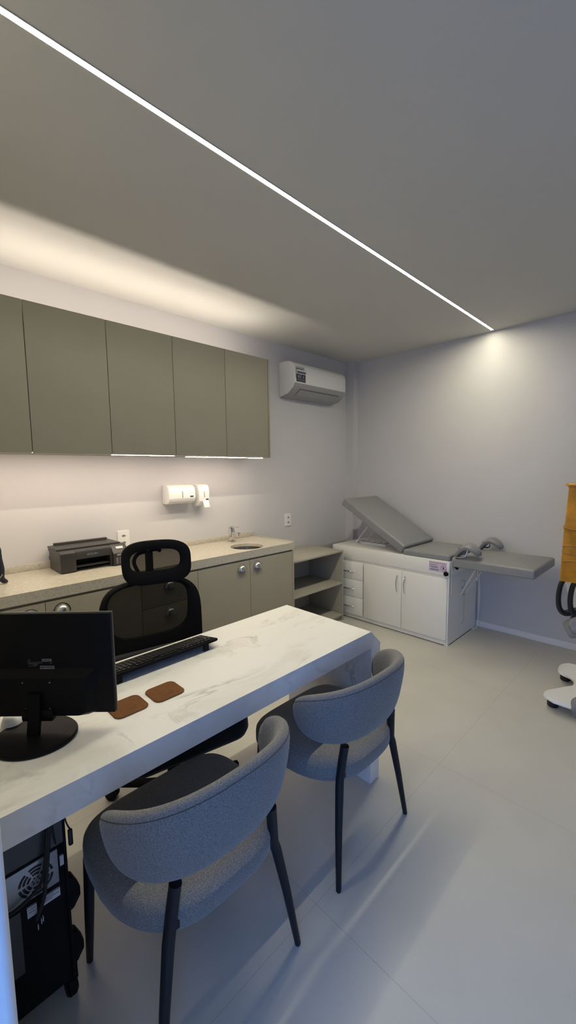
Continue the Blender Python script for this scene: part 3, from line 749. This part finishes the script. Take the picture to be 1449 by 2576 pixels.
# keyboard (back edge and feet towards the camera)
KX0, KX1, KY0, KY1 = 0.474, 0.925, 1.346, 1.482
t = thing('keyboard', 'black computer keyboard along the back edge of the marble desk', 'keyboard', ((KX0+KX1)/2, 1.42, DZ))
def tiltz(y): return (KY1-y)*0.19
bm = B(); stack(bm, rrect(KX0, KX1, KY0, KY1, 0.010), [(0.006, 0.0055), (0, 0.009), (0, 0.0145), (0.002, 0.017)], 0)
for v in bm.verts: v.co.z += DZ-0.004+tiltz(v.co.y)
obj('case', bm, M['blackm'], t)
bm = B()
rows = [(1.366, 0.0145), (1.390, 0.0165), (1.4075, 0.0165), (1.425, 0.0165), (1.4425, 0.0165), (1.460, 0.0165)]
for ri, (y, h) in enumerate(rows):
    x = KX0+0.012
    while x < KX1-0.026:
        w = 0.0165
        if ri == 5 and 0.60 < x < 0.70: w = 0.095
        if ri in (2, 3, 4) and x > KX1-0.05: w = 0.028
        sk_ = (0.567 < x < 0.580) or (0.640 < x < 0.648)
        if ri == 0 and (abs(x-0.57) < 0.01 or abs(x-0.66) < 0.01 or abs(x-0.75) < 0.01): x += 0.014; continue
        if x+w > KX1-0.010: break
        tb = bmesh.new(); box(tb, x, x+w-0.002, y-h/2+0.001, y+h/2-0.001, 0.0145, 0.0215, bev=0.0016)
        for v in tb.verts: v.co.z += DZ-0.004+tiltz(v.co.y)
        merge(bm, tb); x += w+0.0006
obj('keys', bm, mat('keycap_black', (0.018, 0.018, 0.019), 0.3, spec=0.5), t)
for x in (KX0+0.045, KX1-0.055):
    obj('foot', box(B(), x-0.012, x+0.012, KY0+0.006, KY0+0.014, DZ+0.0003, DZ+0.028, bev=0.0015), M['black'], t)

# ------------------------------------------------------------------ monitor (its back faces the camera)
fh = Vector((0.7042, 0.7100, 0)); rt = Vector((0.7100, -0.7042, 0))
base_c = fh*1.043 + rt*(-0.695)
t = thing('computer_monitor', 'black computer monitor seen from behind on the marble desk', 'monitor', (base_c.x, base_c.y, DZ), math.atan2(rt.y, rt.x))
# local: x = right in photo, y = away from the camera, z up
bm = B(); stack(bm, [(0.106*math.cos(2*PI*k/56), 0.092*math.sin(2*PI*k/56)) for k in range(56)], [(0.003, 0.0003), (0, 0.002), (0, 0.007), (0.003, 0.011)], 0.002)
obj('base', bm, M['black'], t, local=True)
bm = B(); loft(bm, [[(dx*w, dy+yo, z) for dx, dy in ((-1, -0.006), (1, -0.006), (1, 0.006), (-1, 0.006))] for w, yo, z in ((0.0155, -0.008, 0.010), (0.0155, -0.004, 0.03), (0.016, 0.006, 0.075), (0.0165, 0.012, 0.12))])
obj('neck', bm, M['black'], t, local=True, smooth=30)
obj('hinge', box(B(), -0.040, 0.046, 0.006, 0.030, 0.042, 0.075, bev=0.005), M['black'], t, local=True)
W0, W1, H0, H1 = -0.215, 0.2055, 0.046, 0.336
bm = box(B(), W0, W1, 0.034, 0.050, H0+0.004, H1, bev=0.003)
obj('housing', bm, M['black'], t, local=True)
bm = B()
lower = [(W0+0.06, H0), (W1-0.075, H0), (W1-0.05, H0+0.010), (W1-0.045, H0+0.135), (W0+0.05, H0+0.135), (W0+0.05, H0+0.010)]
R1 = [(x, 0.034, z) for x, z in lower]; R2 = [(x*0.86, 0.014, H0+0.008+(z-H0)*0.80) for x, z in lower]
loft(bm, [R1, R2])
obj('rear_bulge', bm, M['black'], t, local=True, smooth=20)
obj('screen', box(B(), W0+0.008, W1-0.008, 0.0502, 0.0512, H0+0.02, H1-0.008), mat('screen_glass', (0.01, 0.01, 0.012), 0.12), t, local=True, smooth=0)
obj('bezel_edge', box(B(), W0-0.001, W1+0.001, 0.044, 0.050, H0+0.003, H1+0.001, bev=0.001), mat('bezel_grey', (0.07, 0.068, 0.062), 0.4), t, local=True)
bm = B(); box(bm, 0.0055, 0.0445, 0.0326, 0.0337, 0.1785, 0.1885); box(bm, 0.012, 0.038, 0.0326, 0.0337, 0.2015, 0.2085)
lb = obj('rating_label', bm, mat('grey_label', (0.20, 0.20, 0.21), 0.6), t, local=True, smooth=0)
bm = B(); x = 0.0075
while x < 0.042:
    w = random.choice((0.0006, 0.0011, 0.0018)); box(bm, x, x+w, 0.0322, 0.0327, 0.1825, 0.1868); x += w+random.choice((0.0007, 0.0012))
x = 0.014
while x < 0.036:
    w = random.choice((0.0006, 0.001)); box(bm, x, x+w, 0.0322, 0.0327, 0.2027, 0.2072); x += w+0.0009
obj('barcode', bm, M['ink'], lb, local=True, smooth=0)
bm = B(); box(bm, -0.028, 0.041, 0.0332, 0.0338, 0.2003, 0.2008)
for i, (x0_, x1_, z) in enumerate(((-0.028, 0.012, 0.197), (-0.028, 0.0015, 0.1938), (-0.014, -0.002, 0.1908), (-0.027, -0.004, 0.1875))):
    x = x0_
    while x < x1_: w = random.uniform(0.001, 0.004); box(bm, x, min(x+w, x1_), 0.0332, 0.0338, z-0.0008, z+0.0008); x += w+0.0008
tube(bm, [(-0.0235+0.0026*math.cos(2*PI*k/14), 0.0335, 0.2045+0.0026*math.sin(2*PI*k/14)) for k in range(15)], 0.0006, 6)
tube(bm, [(0.0355+0.0032*math.sin(2*PI*k/3), 0.0335, 0.1955+0.0032*math.cos(2*PI*k/3)) for k in range(4)], 0.0005, 6)
obj('printed_text', bm, mat('faint_print', (0.10, 0.10, 0.105), 0.6), t, local=True, smooth=0)
for x in (-0.034, 0.040):
    for z in (0.075, 0.150):
        bm = lathe(B(), [(0.002, -0.0008), (0.0012, 0.0), (0, 0.0)], 10, Matrix.Translation((x*(0.9 if z < 0.1 else 1), 0.0132, z)) @ Matrix.Rotation(PI/2, 4, 'X'))
        obj('mount_screw', bm, M['greyink'], t, local=True)

# ------------------------------------------------------------------ upholstered visitor chairs
def visitor_chair(label, loc, rz, group):
    t = thing('visitor_chair', label, 'chair', loc, rz, group)
    # seat: plan outline, CCW
    out = []
    for k in range(72):
        a = 2*PI*k/72; c, s = math.cos(a), math.sin(a)
        ex = 2/3.2
        ex = 2/4.4 if s >= 0 else 2/3.5
        x = 0.257*math.copysign(abs(c)**ex, c); y = math.copysign(abs(s)**ex, s)
        if y >= 0: yy = 0.235+0.235*y; xx = x
        else: yy = 0.235+0.228*y; xx = x*(1-0.24*(-y)**1.6)
        out.append((xx, yy))
    bm = B(); stack(bm, out, [(0.020, 0.344), (0.006, 0.349), (0.0, 0.359), (0.0, 0.392), (0.003, 0.402), (0.0016, 0.4035), (0.006, 0.411), (0.018, 0.421), (0.035, 0.427)], 0.012)
    obj('seat', bm, M['fabric'], t, local=True, smooth=50)
    # back shell
    bm = B(); nt, ns = 56, 22; rings = []; seam = []
    for i in range(nt+1):
        tt = -1+2*i/nt; th = tt*math.radians(92)
        ex = 2/2.35
        cx = 0.247*math.copysign(abs(math.sin(th))**ex, math.sin(th)); cy = 0.168-0.182*math.copysign(abs(math.cos(th))**ex, math.cos(th))
        # outward direction
        ox, oy = math.sin(th)/0.247, -math.cos(th)/0.182; l = math.hypot(ox, oy); ox /= l; oy /= l
        e = max(0.0, 1-abs(tt)**10)**0.5
        zt_ = 0.728-0.058*abs(tt)**1.7; zb = 0.492+0.018*abs(tt)**2
        zc = (zt_+zb)/2; h = (zt_-zb)/2*(0.42+0.58*e); w = 0.027*(0.45+0.55*e)
        r = []
        for k in range(ns):
            a = 2*PI*k/ns; ca, sa = math.cos(a), math.sin(a)
            dz = h*math.copysign(abs(sa)**0.75, sa); dw = w*math.copysign(abs(ca)**0.8, ca)
            lean = 0.020*(dz/0.12)
            r.append((cx+ox*(dw+lean), cy+oy*(dw+lean), zc+dz))
        rings.append(r)
        if abs(tt) < 0.97:
            a = 0.95; dz = h*math.sin(a)**0.75; dw = w*math.cos(a)**0.8
            seam.append((cx+ox*(dw+0.02*dz/0.12), cy+oy*(dw+0.02*dz/0.12), zc+dz))
    loft(bm, rings)
    sh = obj('backrest', bm, M['fabric'], t, local=True, smooth=60)
    obj('seam', tube(B(), seam, 0.0009, 6), M['seam'], sh, local=True)
    lr = M['legm']
    for s in (-1, 1):
        p = [(s*0.153, 0.030, 0.486), (s*0.168, 0.040, 0.36), (s*0.175, 0.036, 0.335), (s*0.226, 0.0, 0.004), (s*0.2263, -0.0002, 0.0005)]
        bm = tube(B(), [p[0], (s*0.160, 0.035, 0.43), p[1], p[2], (s*0.20, 0.02, 0.19), p[3], p[4]], [0.0155, 0.0155, 0.0155, 0.0155, 0.013, 0.0095, 0.008], 14)
        box(bm, min(s*0.118, s*0.170), max(s*0.118, s*0.170), 0.030, 0.060, 0.362, 0.384)
        obj('rear_leg', bm, lr, t, local=True, smooth=50)
        bm = tube(B(), [(s*0.233, 0.388, 0.352), (s*0.238, 0.40, 0.17), (s*0.242, 0.412, 0.003), (s*0.2422, 0.4122, 0.0005)], [0.0155, 0.0135, 0.0095, 0.008], 14)
        obj('front_leg', bm, lr, t, local=True, smooth=50)
    bm = box(B(), -0.13, 0.13, 0.10, 0.38, 0.336, 0.3445)
    obj('underframe', bm, lr, t, local=True)
    return t
g = 'grey upholstered visitor chairs at the marble desk'
ch = visitor_chair('nearest grey upholstered chair with black legs, in front of the monitor and computer tower', (0.569, 0.783, 0), 0.0, g)
dup(ch, (1.234, 0.792, 0), 0.0, 'farther grey upholstered chair with black legs, tucked at the chamfered end of the desk', g)

# ------------------------------------------------------------------ office chair
t = thing('office_chair', 'black mesh office chair with headrest behind the marble desk', 'office chair', (0.806, 1.545, 0), math.radians(-11))
def outline(cx, cz, a, b, n, taper=0.0, k=64, shear=0.0):
    pts = []
    for i in range(k):
        th = 2*PI*i/k; c, s = math.cos(th), math.sin(th)
        x = a*math.copysign(abs(c)**(2/n), c); z = b*math.copysign(abs(s)**(2/n), s)
        x *= 1+taper*z/b
        pts.append((cx+x, cz+z))
    return pts
def sheet_y(x, z, y0, lean, cz, curve): return y0 + lean*(z-cz) - curve*x*x
def ring_panel(bm, o, i_, y0, th, lean, cz, curve):
    n = len(o); L = []
    for pts, dy in ((o, -th*0.25), (o, th*0.25), ([((a[0]+b[0])/2, (a[1]+b[1])/2) for a, b in zip(o, i_)], th*0.5), (i_, th*0.2), (i_, -th*0.2), ([((a[0]+b[0])/2, (a[1]+b[1])/2) for a, b in zip(o, i_)], -th*0.5)):
        L.append([bm.verts.new((x, sheet_y(x, z, y0, lean, cz, curve)+dy, z)) for x, z in pts])
    for q in range(6):
        a, b = L[q], L[(q+1) % 6]
        for k in range(n): bm.faces.new((a[k], a[(k+1) % n], b[(k+1) % n], b[k]))
def mesh_panel(bm, i_, y0, lean, cz, curve):
    n = len(i_); cx = sum(p[0] for p in i_)/n; c0 = sum(p[1] for p in i_)/n; prev = None
    for s in (1.0, 0.66, 0.33):
        r = [bm.verts.new((cx+(x-cx)*s, sheet_y(cx+(x-cx)*s, c0+(z-c0)*s, y0, lean, cz, curve), c0+(z-c0)*s)) for x, z in i_]
        if prev:
            for k in range(n): bm.faces.new((prev[k], prev[(k+1) % n], r[(k+1) % n], r[k]))
        prev = r
    bm.faces.new(prev)
BY, LEAN, CZ, CV = 0.275, 0.14, 0.71, 0.55
o_ = outline(0.010, 0.715, 0.234, 0.226, 3.6, 0.035); i_ = outline(0.002, 0.798, 0.186, 0.122, 3.5, 0.05)
bm = B(); ring_panel(bm, o_, i_, BY, 0.04, LEAN, CZ, CV); obj('back_frame', bm, M['blackm'], t, local=True, smooth=50)
bm = B(); mesh_panel(bm, i_, BY, LEAN, CZ, CV); obj('back_mesh', bm, M['mesh'], t, local=True, label='see-through black mesh')
o_ = outline(0.045, 1.020, 0.158, 0.104, 3.4, 0.02); i_ = outline(0.042, 1.030, 0.117, 0.052, 3.2, 0.0)
bm = B(); ring_panel(bm, o_, i_, BY-0.015, 0.034, LEAN, CZ, 1.2)
hr = obj('headrest', bm, M['blackm'], t, local=True, smooth=50)
bm = B(); mesh_panel(bm, i_, BY-0.015, LEAN, CZ, 1.2); obj('headrest_mesh', bm, M['mesh'], hr, local=True, label='see-through black mesh')
bm = B(); yb = BY+0.045
box(bm, 0.010, 0.046, yb+0.020, yb+0.040, 0.90, 1.07, bev=0.006)
tube(bm, smooth_path([(0.03, yb+0.030, 1.07), (0.065, yb+0.028, 1.072), (0.085, yb+0.022, 1.062)], 5), 0.009, 10)
tube(bm, smooth_path([(0.02, yb+0.030, 1.066), (-0.025, yb+0.026, 1.058), (-0.045, yb+0.024, 1.02), (-0.020, yb+0.03, 0.955)], 5), 0.009, 10)
obj('spine_bracket', bm, M['blackm'], t, local=True)
bm = B(); stack(bm, rrect(-0.245, 0.255, -0.285, 0.235, 0.08, 8), [(0.03, 0.372), (0.010, 0.379), (0, 0.40), (0.004, 0.455), (0.018, 0.472), (0.04, 0.482)], 0.010)
obj('seat', bm, M['pad_black'], t, local=True, smooth=50)
bm = B(); stack(bm, rrect(-0.250, 0.262, -0.05, 0.05, 0.03, 5), [(0.02, -0.04), (0, -0.02), (0, 0.075), (0.012, 0.10), (0.03, 0.112)], 0.004, Matrix.Translation((0, 0.205, 0.520)))
obj('lumbar_pad', bm, M['pad_black'], t, local=True, smooth=50)
bm = lathe(B(), [(0.026, 0.10), (0.026, 0.25), (0.018, 0.25), (0.018, 0.34), (0, 0.34)], 20)
box(bm, -0.09, 0.09, -0.10, 0.12, 0.335, 0.3715, bev=0.01)
box(bm, -0.02, 0.02, 0.10, 0.31, 0.345, 0.3705, bev=0.006); box(bm, -0.02, 0.02, 0.290, 0.312, 0.345, 0.62, bev=0.006)
obj('gas_lift', bm, M['blackm'], t, local=True)
lathe_b = lathe(B(), [(0, 0.115), (0.045, 0.115), (0.05, 0.10), (0.05, 0.07), (0, 0.07)], 24)
sb = obj('hub', lathe_b, M['blackm'], t, local=True)
for k in range(5):
    a = math.radians(-3+72*k); d = Vector((math.cos(a), math.sin(a), 0)); n_ = Vector((-d.y, d.x, 0)); L_ = 0.30
    lg = obj('base_leg', tube(B(), [d*0.03+Vector((0, 0, 0.092)), d*0.17+Vector((0, 0, 0.080)), d*L_+Vector((0, 0, 0.066))], [0.024, 0.019, 0.014], 12, flat=(1.1, 0.8)), M['blackm'], t, local=True)
    bm = B()
    for s in (-1, 1): lathe(bm, [(0, -0.009), (0.020, -0.009), (0.0255, -0.005), (0.0255, 0.005), (0.020, 0.009), (0, 0.009)], 20, frame(d*(L_-0.012)+n_*s*0.013+Vector((0, 0, 0.0258)), d, (0, 0, 1)))
    tube(bm, [d*L_+Vector((0, 0, 0.030)), d*L_+Vector((0, 0, 0.066))], 0.008, 10)
    obj('caster', bm, M['black'], lg, local=True)

# ------------------------------------------------------------------ computer tower on wheeled stand
t = thing('tower_stand', 'black wheeled stand carrying the computer tower under the desk', 'stand', (0.175, 1.32, 0))
bm = box(B(), 0.082, 0.272, 1.135, 1.50, 0.062, 0.078, bev=0.004)
obj('platform', bm, M['black'], t)
for x in (0.270, 0.076):
    s = 1 if x > 0.2 else -1
    bm = B()
    for z in (0.105, 0.27): prism(bm, [(x-s*0.002, z-0.01), (x+s*0.012, z-0.006), (x+s*0.030, z+0.02), (x+s*0.030, z+0.045), (x+s*0.014, z+0.085), (x-s*0.002, z+0.09)], 'y', 1.136, 1.165, bev=0.004)
    box(bm, min(x, x+s*0.010), max(x, x+s*0.010), 1.138, 1.49, 0.062, 0.16, bev=0.003)
    obj('side_bracket', bm, M['black'], t)
for x in (0.098, 0.264):
    for y in (1.155, 1.48):
        bm = B(); lathe(bm, [(0, -0.014), (0.022, -0.014), (0.028, -0.008), (0.028, 0.008), (0.022, 0.014), (0, 0.014)], 20, frame((x, y, 0.0285), (0, 1, 0), (0, 0, 1)))
        box(bm, x-0.017, x+0.017, y-0.015, y+0.015, 0.045, 0.062, bev=0.003)
        obj('caster', bm, M['black'], t)
t = thing('computer_tower', 'black computer tower seen from the back under the marble desk', 'computer', (0.175, 1.32, 0.079))
TY = 1.12
bm = box(B(), 0.086, 0.266, TY+0.004, 1.50, 0.0795, 0.575, bev=0.003)
obj('case', bm, M['black'], t)
obj('rear_frame', box(B(), 0.262, 0.2695, TY, TY+0.02, 0.0795, 0.575, bev=0.002), M['black'], t)
obj('upper_rear_panel', box(B(), 0.088, 0.262, TY+0.001, TY+0.004, 0.487, 0.572), M['towergrey'], t, smooth=0)
ps = obj('power_supply', box(B(), 0.092, 0.247, TY-0.001, TY+0.004, 0.385, 0.478, bev=0.001), M['silver'], t, label='silver power supply plate with fan grille')
bm = B(); fc = (0.196, 0.4285)
for r0, r1 in ((0.0335, 0.0395), (0.0245, 0.0305), (0.0155, 0.0215)):
    for q in range(6):
        a0 = 2*PI*q/6+0.12; a1 = 2*PI*(q+1)/6-0.12
        for k in range(6):
            A0 = a0+(a1-a0)*k/6; A1 = a0+(a1-a0)*(k+1)/6
            vs = [bm.verts.new((fc[0]+r*math.cos(a), TY-0.0016, fc[1]+r*math.sin(a))) for r, a in ((r0, A0), (r1, A0), (r1, A1), (r0, A1))]; bm.faces.new(vs)
for k in range(6): lathe(bm, [(0.0024, 0), (0, 0.0001)], 8, frame((fc[0]+0.008*math.cos(k), TY-0.0016, fc[1]+0.008*math.sin(k)), (1, 0, 0), (0, 0, 1)))
obj('fan_slot_shade', bm, M['opening_shade'], ps, smooth=0)  # flat dark arcs and dots paint the shade within the fan slots
def paper(x0_, x1_, z0_, z1_, lines):
    lb = obj('paper_label', box(B(), x0_, x1_, TY-0.001, TY+0.004, z0_, z1_), M['label'], t, smooth=0)
    for a, b, zz in lines: obj('print_line', box(B(), a, b, TY-0.0015, TY-0.001, zz-0.001, zz+0.001), M['greyink'], lb, smooth=0)
paper(0.205, 0.247, 0.346, 0.368, ((0.207, 0.231, 0.364), (0.207, 0.244, 0.359), (0.207, 0.228, 0.354)))
paper(0.172, 0.193, 0.338, 0.366, ((0.174, 0.191, 0.360), (0.174, 0.189, 0.352)))
paper(0.2515, 0.2605, 0.425, 0.452, ())
obj('port_plate', box(B(), 0.10, 0.158, TY-0.0005, TY+0.004, 0.20, 0.37), M['towergrey'], t, smooth=0)
bm = B()
for x, z in ((0.192, 0.290), (0.200, 0.300), (0.204, 0.304)): box(bm, x, x+0.0018, TY-0.001, TY+0.004, z, z+0.014)
obj('slot_glints', bm, M['label'], t, smooth=0)  # small white bars painted in as glints on the slot edges
bm = B()
tube(bm, smooth_path([(0.252, 1.15, 0.655), (0.232, 1.11, 0.58), (0.222, 1.10, 0.50), (0.214, 1.10, 0.44), (0.206, 1.104, 0.38), (0.188, 1.11, 0.33)], 6), 0.005, 10)
tube(bm, smooth_path([(0.250, 1.16, 0.655), (0.226, 1.108, 0.56), (0.216, 1.10, 0.49), (0.20, 1.105, 0.42), (0.14, 1.11, 0.39), (0.118, 1.119, 0.40)], 6), 0.0045, 10)
tube(bm, smooth_path([(0.243, 1.15, 0.655), (0.238, 1.11, 0.56), (0.243, 1.113, 0.50)], 6), 0.002, 8)
tag(obj('cable_bundle', bm, M['rubber']), 'black cables running down the back of the computer tower', 'cable')
t = thing('usb_lead', 'thin black lead with plug hanging from the desk beside the tower', 'cable', (0.28, 1.12, 0.45))
obj('lead', tube(B(), smooth_path([(0.262, 1.13, 0.652), (0.270, 1.12, 0.55), (0.279, 1.115, 0.515)], 6), 0.0019, 8), M['rubber'], t)
obj('plug', box(B(), 0.273, 0.284, 1.109, 1.119, 0.472, 0.516, bev=0.003), M['rubber'], t)

# ------------------------------------------------------------------ wrapped medical cart at the right edge
t = thing('medical_cart', 'white wheeled medical cart with amber wrapped top at the right edge', 'medical cart', (3.02, 0.35, 0))
pts = smooth_path([(2.70, 0.53, 0), (2.735, 0.580, 0), (2.785, 0.592, 0), (2.845, 0.565, 0), (2.905, 0.505, 0), (2.97, 0.488, 0), (3.04, 0.488, 0), (3.09, 0.512, 0), (3.12, 0.575, 0), (3.17, 0.602, 0), (3.24, 0.608, 0), (3.29, 0.585, 0), (3.32, 0.53, 0), (3.32, 0.20, 0), (3.27, 0.10, 0), (2.76, 0.10, 0), (2.70, 0.20, 0), (2.70, 0.53, 0)], 4)[:-1]
pl = [(p.x, p.y) for p in pts][::-1]
bm = B(); stack(bm, pl, [(0.012, 0.062), (0.0, 0.070), (0.0, 0.078), (0.006, 0.088)], 0.002, fill=2)
obj('base_plate', bm, M['white'], t, smooth=50)
for x, y in ((2.80, 0.548), (3.215, 0.565), (2.77, 0.16), (3.25, 0.16)):
    bm = lathe(B(), [(0, 0.0005), (0.024, 0.0005), (0.030, 0.006), (0.030, 0.030), (0.022, 0.036), (0.012, 0.038), (0.012, 0.064), (0, 0.064)], 24, Matrix.Translation((x, y, 0)))
    obj('caster', bm, M['rubber'], t)
obj('column', lathe(B(), [(0.045, 0.088), (0.035, 0.12), (0.032, 0.80), (0, 0.80)], 28, Matrix.Translation((3.0, 0.33, 0))), M['white'], t)
bm = B(); loft(bm, [[(3.0+(x-3.0)*s, 0.375+(y-0.375)*s+dy, z) for x, y in rrect(2.83, 3.17, 0.21, 0.552, 0.012, 4)] for z, s, dy in ((0.775, 0.99, 0.004), (0.785, 1.0, 0.004), (0.87, 1.0, 0.002), (0.98, 0.995, 0.0), (1.085, 0.99, -0.001), (1.10, 1.005, 0.0), (1.12, 0.985, -0.003), (1.2, 0.98, -0.006), (1.33, 0.97, -0.010), (1.345, 1.0, -0.009), (1.36, 0.96, -0.010))])
o = obj('wrapped_head', bm, M['orange'], t, smooth=50, label='head wrapped in amber plastic film')
bm = B()
for z, dz, r in ((1.09, 0.010, 0.004), (0.995, -0.006, 0.003), (0.945, 0.008, 0.003), (0.905, -0.01, 0.0035), (1.345, 0.004, 0.005)):
    tube(bm, smooth_path([(2.829, 0.30, z-dz), (2.828, 0.42, z+dz*0.5), (2.8275, 0.50, z), (2.832, 0.548, z+dz), (2.90, 0.551, z+dz*1.5), (3.0, 0.551, z-dz), (3.17, 0.551, z)], 4), r, 8)
obj('film_fold', bm, M['orange'], o)
for dy, z0 in ((0.0, 0.80), (-0.062, 0.80)):
    bm = tube(B(), smooth_path([(2.95, 0.530+dy, 0.79), (2.95, 0.565+dy, 0.74), (2.95, 0.578+dy, 0.66), (2.95, 0.572+dy, 0.58), (2.96, 0.545+dy, 0.545), (2.99, 0.50+dy, 0.56), (3.0, 0.40+dy*0.5, 0.60)], 6), 0.024, 12, flat=(1.0, 0.6))
    obj('handle_strap', bm, M['rubber'], t)
def crumple(c, r, seed, sx=1, sy=1, sz=1):
    bm = bmesh.new(); bmesh.ops.create_icosphere(bm, subdivisions=4, radius=1)
    rnd = random.Random(seed); ds = [(Vector((rnd.gauss(0, 1), rnd.gauss(0, 1), rnd.gauss(0, 1))).normalized(), rnd.uniform(4, 11), rnd.uniform(0, 6)) for _ in range(9)]
    for v in bm.verts:
        k = 1+sum(0.05*math.sin(f*v.co.dot(d)+p) for d, f, p in ds)
        v.co = Vector((c[0]+v.co.x*r*sx*k, c[1]+v.co.y*r*sy*k, c[2]+v.co.z*r*sz*k))
    return bm
bm = crumple((2.97, 0.465, 0.475), 0.072, 3, 1.0, 1.0, 0.95)
obj('plastic_bag', bm, M['bag'], t, smooth=70, label='crumpled clear plastic bag')
bm = crumple((2.70, 0.395, 0.10), 0.050, 5, 0.9, 0.9, 1.35)
obj('plastic_bag', bm, M['bag'], t, smooth=70, label='crumpled clear plastic bag')

# ------------------------------------------------------------------ daylight, camera, view
w = bpy.data.worlds.new('daylight'); SC.world = w; w.use_nodes = True
bg = w.node_tree.nodes['Background']; bg.inputs['Color'].default_value = (0.165, 0.39, 1.0, 1); bg.inputs['Strength'].default_value = 3.3

cam = bpy.data.cameras.new('camera'); co = bpy.data.objects.new('camera', cam); COL.objects.link(co)
Rr = Vector((0.70953435, -0.70456431, -0.01225278)); Rd = Vector((-0.07934033, -0.06259846, -0.99488017)); Rf = Vector((0.70019005, 0.7068738, -0.10031613))
u = -Rd; b = -Rf
co.matrix_world = Matrix(((Rr.x, u.x, b.x, 0), (Rr.y, u.y, b.y, 0), (Rr.z, u.z, b.z, 1.45), (0, 0, 0, 1)))
cam.sensor_fit = 'VERTICAL'; cam.sensor_height = 36.0; cam.lens = 1025.547/2576*36.0
cam.clip_start = 0.02
SC.camera = co
SC.view_settings.view_transform = 'Standard'; SC.view_settings.look = 'None'
SC.view_settings.exposure = 0.0; SC.view_settings.gamma = 1.0; SC.view_settings.use_curve_mapping = False
SC.cycles.max_bounces = 9; SC.cycles.diffuse_bounces = 5; SC.cycles.transparent_max_bounces = 16
SC.cycles.sample_clamp_indirect = 6.0
SC.cycles.use_denoising = True
